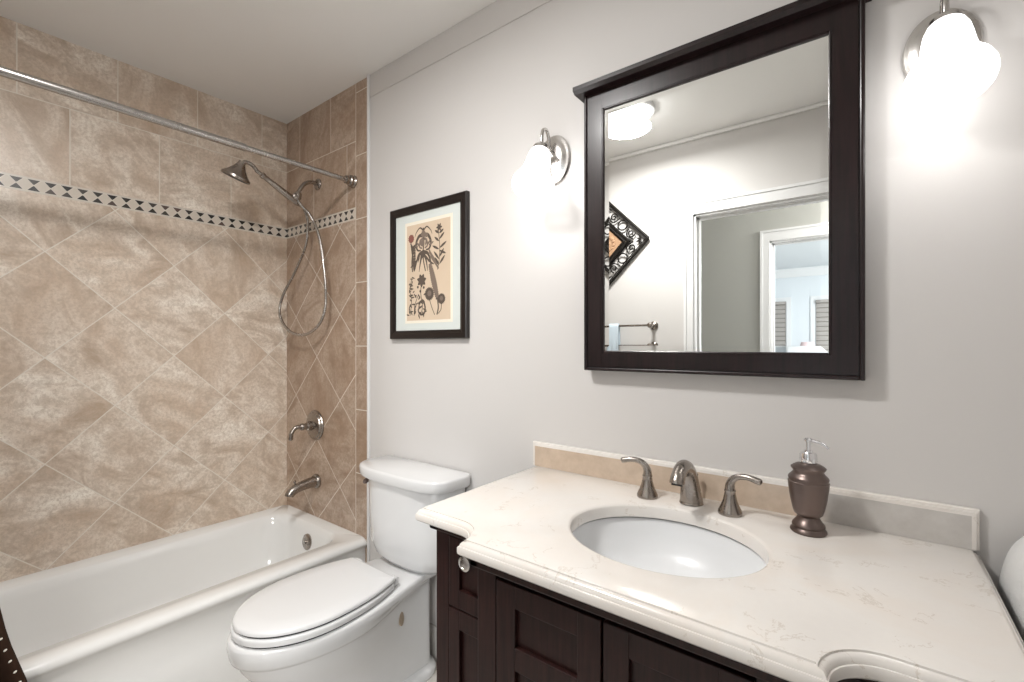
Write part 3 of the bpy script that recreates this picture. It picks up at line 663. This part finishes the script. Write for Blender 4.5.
for r, h in ((.0150, .152), (.0162, .155), (.0162, .174), (.0150, .178), (.009, .180), (.009, .184)):
    loops.append([(-.112 + r*(1 + (.05 if i % 2 and .154 < h < .176 else 0))*math.cos(2*PI*i/n), 1.236 + r*(1 + (.05 if i % 2 and .154 < h < .176 else 0))*math.sin(2*PI*i/n), ZT+h) for i in range(n)])
loft(bm, loops); obj('collar', bm, M['chrome'], sd_)
bm = bm_new(); lathe(bm, [(0, .182), (.0052, .182), (.0052, .202), (.0095, .204), (.0095, .208), (.006, .211), (0, .211)], (-.112, 1.236, ZT), (0, 0, 1), 20)
tube(bm, spline([(-.112, 1.236, ZT+.206, .0036), (-.095, 1.232, ZT+.205, .0033), (-.080, 1.228, ZT+.199, .0030), (-.073, 1.226, ZT+.193, .0028)], 5), 0, 12)
obj('pump', bm, M['chrome'], sd_)

# ------------------------------------------------------------ mirror cabinet
mi = thing('wall_mirror', 'large rectangular mirror in a dark espresso frame above the sink', 'mirror', (-.366, YB, 1.7))
MX0, MX1, MZ0, MZ1 = -.722, -.0107, 1.242, 2.112; GX0, GX1, GZ0, GZ1 = -.6545, -.079, 1.304, 2.049; MY = 1.310
bm = bm_new()
box(bm, (MX0, MY+.006, MZ0), (MX1, YB-.001, MZ1))                                                  # case
box(bm, (MX0+.012, MY, MZ0+.012), (GX0-.006, MY+.01, MZ1)); box(bm, (GX1+.006, MY, MZ0+.012), (MX1-.012, MY+.01, MZ1))
box(bm, (GX0-.006, MY+.0006, MZ0+.012), (GX1+.006, MY+.01, GZ0-.006)); box(bm, (GX0-.006, MY+.0006, GZ1+.006), (GX1+.006, MY+.01, MZ1))
for q in (((MX0, MZ0), (MX0+.010, MZ1)), ((MX1-.010, MZ0), (MX1, MZ1)), ((MX0+.010, MZ0), (MX1-.010, MZ0+.010))):  # outer bead
    box(bm, (q[0][0], MY-.003, q[0][1]), (q[1][0], MY+.01, q[1][1]), .003)
for q in (((GX0-.007, GZ0-.007), (GX0, GZ1+.007)), ((GX1, GZ0-.007), (GX1+.007, GZ1+.007)), ((GX0, GZ0-.007), (GX1, GZ0)), ((GX0, GZ1), (GX1, GZ1+.007))):  # inner bead
    box(bm, (q[0][0], MY+.001, q[0][1]), (q[1][0], MY+.012, q[1][1]), .0025)
obj('frame', bm, M['framewood'], mi, smooth=False)
bm = bm_new(); pr = [(0, .006), (-.026, .006), (-.038, .014), (-.038, .026), (-.035, .028), (.036, .028), (.036, .006)]
loft(bm, [[(x, MY + a, MZ1 - .008 + b) for a, b in pr] for x in (MX0-.020, MX1+.012)]); obj('cornice', bm, M['framewood'], mi, smooth=False)
bm = bm_new(); bw = .016
def gl(d, y): return [(GX0 + d, y, GZ0 + d), (GX1 - d, y, GZ0 + d), (GX1 - d, y, GZ1 - d), (GX0 + d, y, GZ1 - d)]
loft(bm, [gl(-.002, MY+.006), gl(bw, MY+.0055)], False, True)
g_ = obj('mirror_glass', bm, M['mirror'], mi, smooth=False, fix=False)

# ------------------------------------------------------------ wall sconces
def sconce(x, label):
    t = thing('wall_sconce', label, 'wall lamp', (x, YB, 1.965), 'wall sconces beside the mirror')
    bm = bm_new(); z = 1.952
    lathe(bm, [(0, 0), (.062, 0), (.064, .004), (.061, .010), (.055, .012), (.050, .0135), (.044, .018), (.030, .021), (0, .022)], (x, YB, z), (0, -1, 0), 40)
    for v in bm.verts: v.co.z = z + (v.co.z - z)*1.34
    obj('backplate', bm, M['nickelhi'], t)
    bm = bm_new(); tube(bm, spline([(x, YB-.018, z+.018), (x, YB-.032, z+.036), (x, YB-.038, z+.066), (x, YB-.052, z+.086), (x, YB-.070, z+.080), (x, YB-.078, z+.058), (x, YB-.078, z+.032)], 6), .0058, 12, up=(1, 0, 0))
    lathe(bm, [(0, 0), (.013, 0), (.014, .004), (.010, .012), (.006, .018), (0, .018)], (x, YB-.016, z+.018), (0, -1, .3), 20)
    obj('arm', bm, M['nickelhi'], t)
    ax = Vector((0, -.36, -1)).normalized(); o3 = Vector((x, YB-.078, z+.026))
    bm = bm_new(); lathe(bm, [(0, -.006), (.012, -.006), (.014, 0), (.024, .006), (.0285, .012), (.0285, .026), (.027, .028), (0, .028)], o3, ax, 28); obj('socket_cup', bm, M['nickelhi'], t)
    bm = bm_new()
    pr = [(.026, .020), (.031, .026), (.0360, .040), (.0390, .058), (.0415, .080), (.0450, .100), (.0500, .113), (.0570, .126), (.0640, .136), (.0680, .147), (.0685, .155), (.0675, .158), (.0675, .160), (.0655, .167), (.0610, .174)]
    inn = [(r-.003, h-(.001 if i < len(pr)-1 else 0)) for i, (r, h) in enumerate(pr)][::-1]
    lathe(bm, pr + inn, o3, ax, 44, cap=False); o = obj('glass_shade', bm, M['bulb'], t, ang=60); o['label'] = 'glowing white bell glass shade'
    bm = bm_new(); lathe(bm, [(0, .03), (.013, .03), (.014, .05), (.024, .075), (.028, .095), (.024, .115), (.012, .124), (0, .126)], o3, ax, 24); obj('light_bulb', bm, M['bulb'], t)
    l = point('sconce_light', o3 + ax*.205, SCONCE_POWER, WARM, .045); return t
sconce(-.858, 'lit wall sconce between framed print and mirror')
sconce(.118, 'lit wall sconce at the right of the mirror')

# ceiling light, seen in the mirror
cl_ = thing('ceiling_light', 'round flush ceiling light seen at top left of the mirror', 'ceiling light', (-1.05, .21, CH))
cx, cy = -1.07, .21
bm = bm_new(); lathe(bm, [(0, 0), (.150, 0), (.153, .010), (.148, .022), (.138, .026), (0, .026)], (cx, cy, CH), (0, 0, -1), 48); obj('pan', bm, M['trim'], cl_)
bm = bm_new(); lathe(bm, [(.130, .026), (.128, .034), (.119, .052), (.102, .070), (.074, .084), (.039, .091), (0, .093)], (cx, cy, CH), (0, 0, -1), 48); obj('glass_bowl', bm, M['ceilbulb'], cl_)
for k in range(3):
    a = k*2*PI/3 + .4
    bm = bm_new(); tube(bm, [(cx + .135*math.cos(a), cy + .135*math.sin(a), CH-.02), (cx + .137*math.cos(a), cy + .137*math.sin(a), CH-.045), (cx + .121*math.cos(a), cy + .121*math.sin(a), CH-.058)], .004, 8); obj('clip', bm, M['nickelhi'], cl_)
ca = area('ceiling_lamp_light', (cx, cy, CH-.10), (0, 0, 0), .26, CEILING_POWER, WARM); ca.data.shape = 'DISK'

# ------------------------------------------------------------ framed botanical print
pf = thing('framed_print', 'black framed botanical print hanging near the shower', 'picture', (-1.5, YB, 1.64))
PX0, PX1, PZ0, PZ1 = -1.726, -1.252, 1.348, 1.926; fw = .036
bm = bm_new()
def pl(d, y): return [(PX0 + d, y, PZ0 + d), (PX1 - d, y, PZ0 + d), (PX1 - d, y, PZ1 - d), (PX0 + d, y, PZ1 - d)]
loft(bm, [pl(0, YB-.002), pl(0, 1.330), pl(.004, 1.327), pl(fw*.6, 1.327), pl(fw-.003, 1.331), pl(fw, 1.332), pl(fw, YB-.004)], False, False)
obj('frame', bm, M['blackframe'], pf, smooth=False)
bm = bm_new(); box(bm, (PX0+fw-.002, 1.3365, PZ0+fw-.002), (PX1-fw+.002, 1.3405, PZ1-fw+.002)); obj('mat_board', bm, M['mat'], pf, smooth=False)
AX0, AX1, AZ0, AZ1 = -1.615, -1.346, 1.427, 1.841
bm = bm_new(); box(bm, (AX0-.012, 1.3358, AZ0-.012), (AX1+.012, 1.3366, AZ1+.014)); obj('mat_bevel', bm, M['matbevel'], pf, smooth=False)
bm = bm_new(); box(bm, (AX0, 1.3352, AZ0), (AX1, 1.3360, AZ1)); pp = obj('print', bm, M['paper'], pf, smooth=False)
AW, AH = AX1-AX0, AZ1-AZ0
LAY = [0]
def A(u, v): return Vector((AX0 + u*AW, 1.3349 - LAY[0]*2e-6, AZ0 + v*AH))
def stroke(bm, pts, w0, w1=None, k=6):
    """flat tapering ink line; widths in metres"""
    LAY[0] += 1
    w1 = w0 if w1 is None else w1
    P_ = [A(*p) for p in spline(pts, k)]; m_ = len(P_); L_ = []
    for i, p in enumerate(P_):
        t = (P_[min(i+1, m_-1)] - P_[max(i-1, 0)]).normalized(); nn = Vector((-t.z, 0, t.x)); w = w0 + (w1 - w0)*i/(m_-1)
        L_.append((bm.verts.new(p + nn*w), bm.verts.new(p - nn*w)))
    for (a_, b_), (c_, d_) in zip(L_, L_[1:]): bm.faces.new((a_, b_, d_, c_))
def leaf(bm, u, v, ang, ln, w):
    """lens-shaped leaf from (u,v); lengths in metres"""
    LAY[0] += 1
    o_ = A(u, v); d = Vector((math.cos(ang), 0, math.sin(ang))); nn = Vector((-d.z, 0, d.x)); up_, dn = [], []
    for i in range(9):
        t = i/8; h = w*math.sin(PI*t)**.8; up_.append(o_ + d*ln*t + nn*h); dn.append(o_ + d*ln*t - nn*h)
    bm.faces.new([bm.verts.new(p) for p in up_ + dn[-2:0:-1]])
def disc(bm, u, v, r, n=18, rag=0.0):
    LAY[0] += 1
    o_ = A(u, v); bm.faces.new([bm.verts.new(o_ + Vector((math.cos(2*PI*i/n), 0, math.sin(2*PI*i/n)))*r*(1 + rag*(i % 2))) for i in range(n)])
ink, grey, red = bm_new(), bm_new(), bm_new()
# tall drooping flower, top centre
for s in (-1, 1):
    stroke(ink, [(.40, .92), (.40+s*.08, .955), (.40+s*.17, .91), (.40+s*.20, .87)], .004, .001)
    stroke(ink, [(.40, .87), (.40+s*.10, .87), (.40+s*.17, .80), (.40+s*.14, .73), (.40+s*.06, .72)], .0085, .003)
    stroke(grey, [(.40, .84), (.40+s*.07, .82), (.40+s*.09, .76), (.40+s*.03, .74)], .006, .003)
    stroke(ink, [(.40, .70), (.40+s*.10, .68), (.40+s*.16, .61), (.40+s*.19, .54)], .0095, .001)
    stroke(ink, [(.40, .68), (.40+s*.05, .64), (.40+s*.08, .57), (.40+s*.10, .50)], .008, .001)
stroke(ink, [(.40, .95), (.41, .80), (.39, .66), (.45, .50)], .004, .003)
disc(grey, .40, .885, .013, 20, .3); disc(grey, .38, .79, .012, 20, .2); disc(grey, .47, .87, .009, 16, .3)
for i in range(10):
    t = i/9; leaf(ink, .22+.30*t, .60+.10*math.sin(PI*t), -1.57+(t-.5)*2.2, .040, .0042)
for i in range(7):
    t = i/6; leaf(grey, .28+.24*t, .76, 1.57+(.5-t)*2.4, .034, .005)
# ball flower and fern, left
disc(red, .11, .86, .017, 24, .15); stroke(ink, [(.11, .83), (.12, .72), (.17, .60)], .0015)
for i in range(9):
    t = i/8; leaf(ink, .16+.02*t, .75-.24*t, 2.2-.5*t, .034, .0045); leaf(ink, .16+.02*t, .75-.24*t, .9+.3*t, .026, .004)
stroke(ink, [(.17, .78), (.13, .62), (.14, .51)], .006, .003)
# big fern behind, right of centre
for i in range(11):
    t = i/10; leaf(grey, .56+.16*t, .66-.12*t, 1.9, .030*(1-.3*t), .004); leaf(grey, .56+.16*t, .66-.12*t, -1.1, .024*(1-.3*t), .004)
# stem with strap leaves, right
stroke(ink, [(.74, .90), (.77, .75), (.76, .60), (.72, .50)], .0016)
for (v_, a_, l_) in ((.86, .5, .03), (.86, 2.6, .03), (.80, .7, .040), (.78, 2.5, .036), (.71, .5, .050), (.70, 2.7, .046), (.69, -.4, .044), (.62, .9, .045), (.60, 2.3, .05), (.55, .8, .05), (.54, 2.2, .045)): leaf(ink, .76, v_, a_, l_, .0052)
for k in range(6): leaf(ink, .76, .92, k*PI/3, .018, .0045)
# long flower spike, lower right
for i in range(16):
    t = i/15; u_, v_ = .56+.16*t, .55-.33*t; disc(grey, u_, v_, .009+.004*math.sin(PI*t), 12, .35)
    disc(ink, u_+.02, v_-.01, .004, 8, .3); disc(ink, u_-.025, v_-.012, .003, 8, .3)
stroke(ink, [(.72, .22), (.74, .12), (.71, .05)], .0035)
# two globe thistles
for u_, v_, r_ in ((.54, .265, .025), (.81, .205, .020)):
    disc(ink, u_, v_, r_, 40, .18); disc(grey, u_, v_+.004, r_*.45, 16, .2)
stroke(ink, [(.54, .21), (.60, .12), (.66, .05)], .0018); stroke(ink, [(.81, .16), (.80, .10), (.74, .06)], .0018)
# clover-like bloom and small twigs, lower left
for k in range(7): leaf(ink, .36, .41, k*2*PI/7+.2, .030, .0085)
for u_, v_ in ((.27, .345), (.41, .335), (.33, .30)): disc(ink, u_, v_, .006, 12)
stroke(ink, [(.36, .40), (.34, .28), (.38, .14), (.34, .06)], .002)
rr = random.Random(2)
for i in range(34):
    u_, v_ = rr.uniform(.05, .42), rr.uniform(.05, .27); leaf(ink, u_, v_, rr.uniform(0, 6.28), rr.uniform(.014, .028), .0035)
for i in range(16):
    u_, v_ = rr.uniform(.05, .20), rr.uniform(.26, .46); leaf(ink, u_, v_, rr.uniform(0, 6.28), rr.uniform(.012, .022), .003)
stroke(ink, [(.08, .05), (.12, .2), (.08, .33), (.14, .46)], .0018); stroke(ink, [(.18, .05), (.20, .16), (.28, .26)], .0018)
stroke(ink, [(.28, .17), (.38, .20), (.44, .14), (.42, .07), (.33, .06), (.28, .11), (.36, .14)], .005, .003)
for i, (b_, m_, nm) in enumerate(((ink, M['ink'], 'dark ink plants'), (grey, M['inkgrey'], 'grey wash leaves'), (red, M['inkred'], 'faded red ball flower'))):
    o = obj('plant_drawing', b_, m_, pp, smooth=False); o['label'] = nm

# ------------------------------------------------------------ towel at the right edge of the vanity
ts = thing('towel_stand', 'dark metal towel stand at the right end of the counter', 'stand', (.345, 1.17, 0))
bm = bm_new(); box(bm, (.215, 1.04, .694), (.49, 1.32, .708), .003); obj('shelf', bm, M['iron'], ts)
for x, y in ((.225, 1.05), (.48, 1.05), (.225, 1.31), (.48, 1.31)):
    bm = bm_new(); tube(bm, [(x, y, 0), (x, y, .694)], .007, 10); obj('leg', bm, M['iron'], ts)
rr_ = random.Random(7); n = 72; loops = []
prf = [(0, .0), (.018, .004), (.030, -.002), (.042, .005), (.054, -.002), (.066, .005), (.078, -.002), (.090, .005), (.102, -.002), (.114, .006), (.128, .004), (.140, .010), (.147, .022), (.149, .05), (.1475, .08), (.149, .095), (.1465, .102), (.149, .109), (.1465, .116), (.149, .123), (.1475, .14), (.149, .19), (.147, .235), (.140, .25), (.120, .256), (0, .258)]
for r_, h_ in prf:
    L_ = []
    for i in range(n):
        a = 2*PI*i/n; k = 1 + .020*math.sin(3*a + h_*9) + .010*math.sin(7*a + 2 + h_*30) - .012
        z_ = .8595 + r_*k*math.sin(a)*.99; L_.append((.340 + r_*k*math.cos(a), 1.045 + h_*1.10, max(z_, .7095)))
    loops.append(L_)
bm = bm_new(); loft(bm, loops); tag(obj('rolled_towel', bm, M['terry'], None, ang=70), 'thick white rolled terry towel beyond the right end of the counter', 'towel')

# ------------------------------------------------------------ things on the door wall, seen in the mirror
wd = thing('wall_decor', 'diamond shaped wrought iron wall plaque seen in the mirror', 'wall decor', (-1.45, YF, 2.02))
DC = Vector((-1.45, 0, 2.022)); S = .300
def dia(s): return [(DC.x + s, DC.z), (DC.x, DC.z + s), (DC.x - s, DC.z), (DC.x, DC.z - s)]
def diabar(bm, s, r, y):
    P_ = dia(s)
    for i in range(4):
        a_, b_ = P_[i], P_[(i+1) % 4]; tube(bm, [(a_[0], y, a_[1]), (b_[0], y, b_[1])], r, 8)
bm = bm_new(); diabar(bm, S-.006, .0095, YF+.02); diabar(bm, S-.024, .004, YF+.024); obj('outer_frame', bm, M['iron'], wd)
bm = bm_new()
def dl(s, y): return [(x, y, z) for x, z in dia(s)]
loft(bm, [dl(.165, YF+.004), dl(.165, YF+.024), dl(.158, YF+.030), dl(.135, YF+.026), dl(.128, YF+.030), dl(.108, YF+.022), dl(.105, YF+.010)], True, False); obj('inner_frame', bm, M['iron'], wd, smooth=False)
bm = bm_new(); loft(bm, [dl(.107, YF+.011), dl(.107, YF+.018)])
for k in range(4):
    for q in range(3):
        a = k*PI/2 + PI/4 + (q-1)*.5; lathe(bm, [(0, 0), (.013, 0), (.009, .005), (0, .006)], (DC.x + .045*math.cos(a), YF+.018, DC.z + .045*math.sin(a)), (0, 1, 0), 10)
lathe(bm, [(0, 0), (.02, 0), (.012, .007), (0, .008)], (DC.x, YF+.018, DC.z), (0, 1, 0), 14)
o = obj('carved_panel', bm, M['tan'], wd); o['label'] = 'tan carved centre panel'
bm = bm_new(); y = YF+.02
for k in range(4):
    ca_, sa_ = math.cos(k*PI/2), math.sin(k*PI/2)
    def T_(u, w): # local frame along one side: u from corner to corner, w outwards
        px_, pz_ = .225*(1-u) + w*.7, .225*u + w*.7
        return (DC.x + px_*ca_ - pz_*sa_, y, DC.z + px_*sa_ + pz_*ca_)
    c_ = T_(.5, 0); tube(bm, [(c_[0] + .033*math.cos(q*PI/10), y, c_[2] + .033*math.sin(q*PI/10)) for q in range(20)], .0052, 6, closed=True, up=(0, 1, 0))
    for s in (-1, 1):
        cc_ = .5 + s*.28; P_ = []
        for q in range(22):
            th = q/21*2.6*PI; rr_ = .028*(1 - q/26); b0 = T_(cc_, 0); P_.append((b0[0] + rr_*math.cos(th*s + k*PI/2), y, b0[2] + rr_*math.sin(th*s + k*PI/2)))
        tube(bm, P_, .0046, 6, up=(0, 1, 0))
        a_, b_ = T_(.5 + s*.15, .02), T_(cc_ + s*.12, -.02); tube(bm, spline([a_, T_(.5 + s*.22, -.03), b_], 5), .0046, 6, up=(0, 1, 0))
    e_ = (DC.x + .245*ca_, DC.z + .245*sa_)
    for q in range(4):
        a = k*PI/2 + (q-1.5)*.7 + PI; tube(bm, [(e_[0], y, e_[1], .004), (e_[0] + .02*math.cos(a), y, e_[1] + .02*math.sin(a), .007), (e_[0] + .04*math.cos(a), y, e_[1] + .04*math.sin(a), .001)], 0, 6, flat=.5, up=(0, 1, 0))
obj('scrollwork', bm, M['iron'], wd)
for z_, lab in ((1.448, 'upper nickel towel rail seen in the mirror, holding a towel'), (1.315, 'lower nickel towel rail seen at the mirror bottom edge')):
    tb = thing('towel_rail', lab, 'towel rail', (-1.45, YF, z_), 'towel rails on the door wall')
    bm = bm_new(); tube(bm, [(-1.72, YF+.075, z_), (-1.13, YF+.075, z_)], .007, 12); obj('bar', bm, M['nickel'], tb)
    for x in (-1.72, -1.125):
        bm = bm_new(); lathe(bm, [(0, 0), (.027, 0), (.028, .006), (.022, .012), (.011, .018), (.010, .055), (.016, .060), (.019, .072), (.016, .085), (.008, .090), (0, .091)], (x, YF, z_), (0, 1, 0), 24); obj('post', bm, M['nickel'], tb)
bm = bm_new(); loops = []
for i in range(13):
    x = -1.422 + .085*i/12; w_ = .003*math.sin(i*1.2)
    pr = [(.0165+w_, -.27), (.0160+w_*.6, -.12), (.0150, -.01), (.0105, .011), (0, .0160), (-.0105, .011), (-.0150, -.01), (-.0165-w_*.6, -.12), (-.018-w_, -.22)]
    inr = [(a_*.62, b_ - (.006 if b_ > 0 else 0)) for a_, b_ in pr[::-1]]
    loops.append([(x, YF+.075 + a_, 1.448 + b_) for a_, b_ in pr + inr])
loft(bm, loops); tag(obj('hand_towel', bm, M['bluetowel'], None, ang=70), 'pale blue towel draped over the rail seen in the mirror', 'towel')
# bedroom: a lamp on a white dresser, just visible through both doors
dr = thing('dresser', 'white dresser in the room beyond, below the mirror edge', 'dresser', (-.85, -6.3, 0))
bm = bm_new(); box(bm, (-1.10, -6.55, .04), (-.55, -6.10, .90), .004); box(bm, (-1.12, -6.57, .90), (-.53, -6.08, .925), .004); obj('body', bm, M['trim'], dr)
for k in range(3):
    bm = bm_new(); box(bm, (-1.08, -6.10, .10+.265*k), (-.57, -6.085, .345+.265*k), .004); d = obj('drawer', bm, M['trim'], dr)
    bm = bm_new(); lathe(bm, [(0, 0), (.008, 0), (.014, .02), (0, .026)], (-.825, -6.085, .2225+.265*k), (0, 1, 0), 14); obj('knob', bm, M['nickel'], d)
lm = thing('table_lamp', 'lamp with pale pink shade in the room beyond, at mirror bottom edge', 'lamp', (-.82, -6.3, .925))
bm = bm_new(); lathe(bm, [(0, 0), (.06, 0), (.06, .012), (.02, .03), (.035, .10), (.025, .17), (.008, .20), (.008, .27), (0, .27)], (-.82, -6.3, .9253), (0, 0, 1), 24); obj('base', bm, M['trim'], lm)
bm = bm_new(); lathe(bm, [(.15, .20), (.09, .44), (.087, .44), (.147, .20)], (-.82, -6.3, .9253), (0, 0, 1), 32, cap=False); obj('lamp_shade', bm, M['pink'], lm)
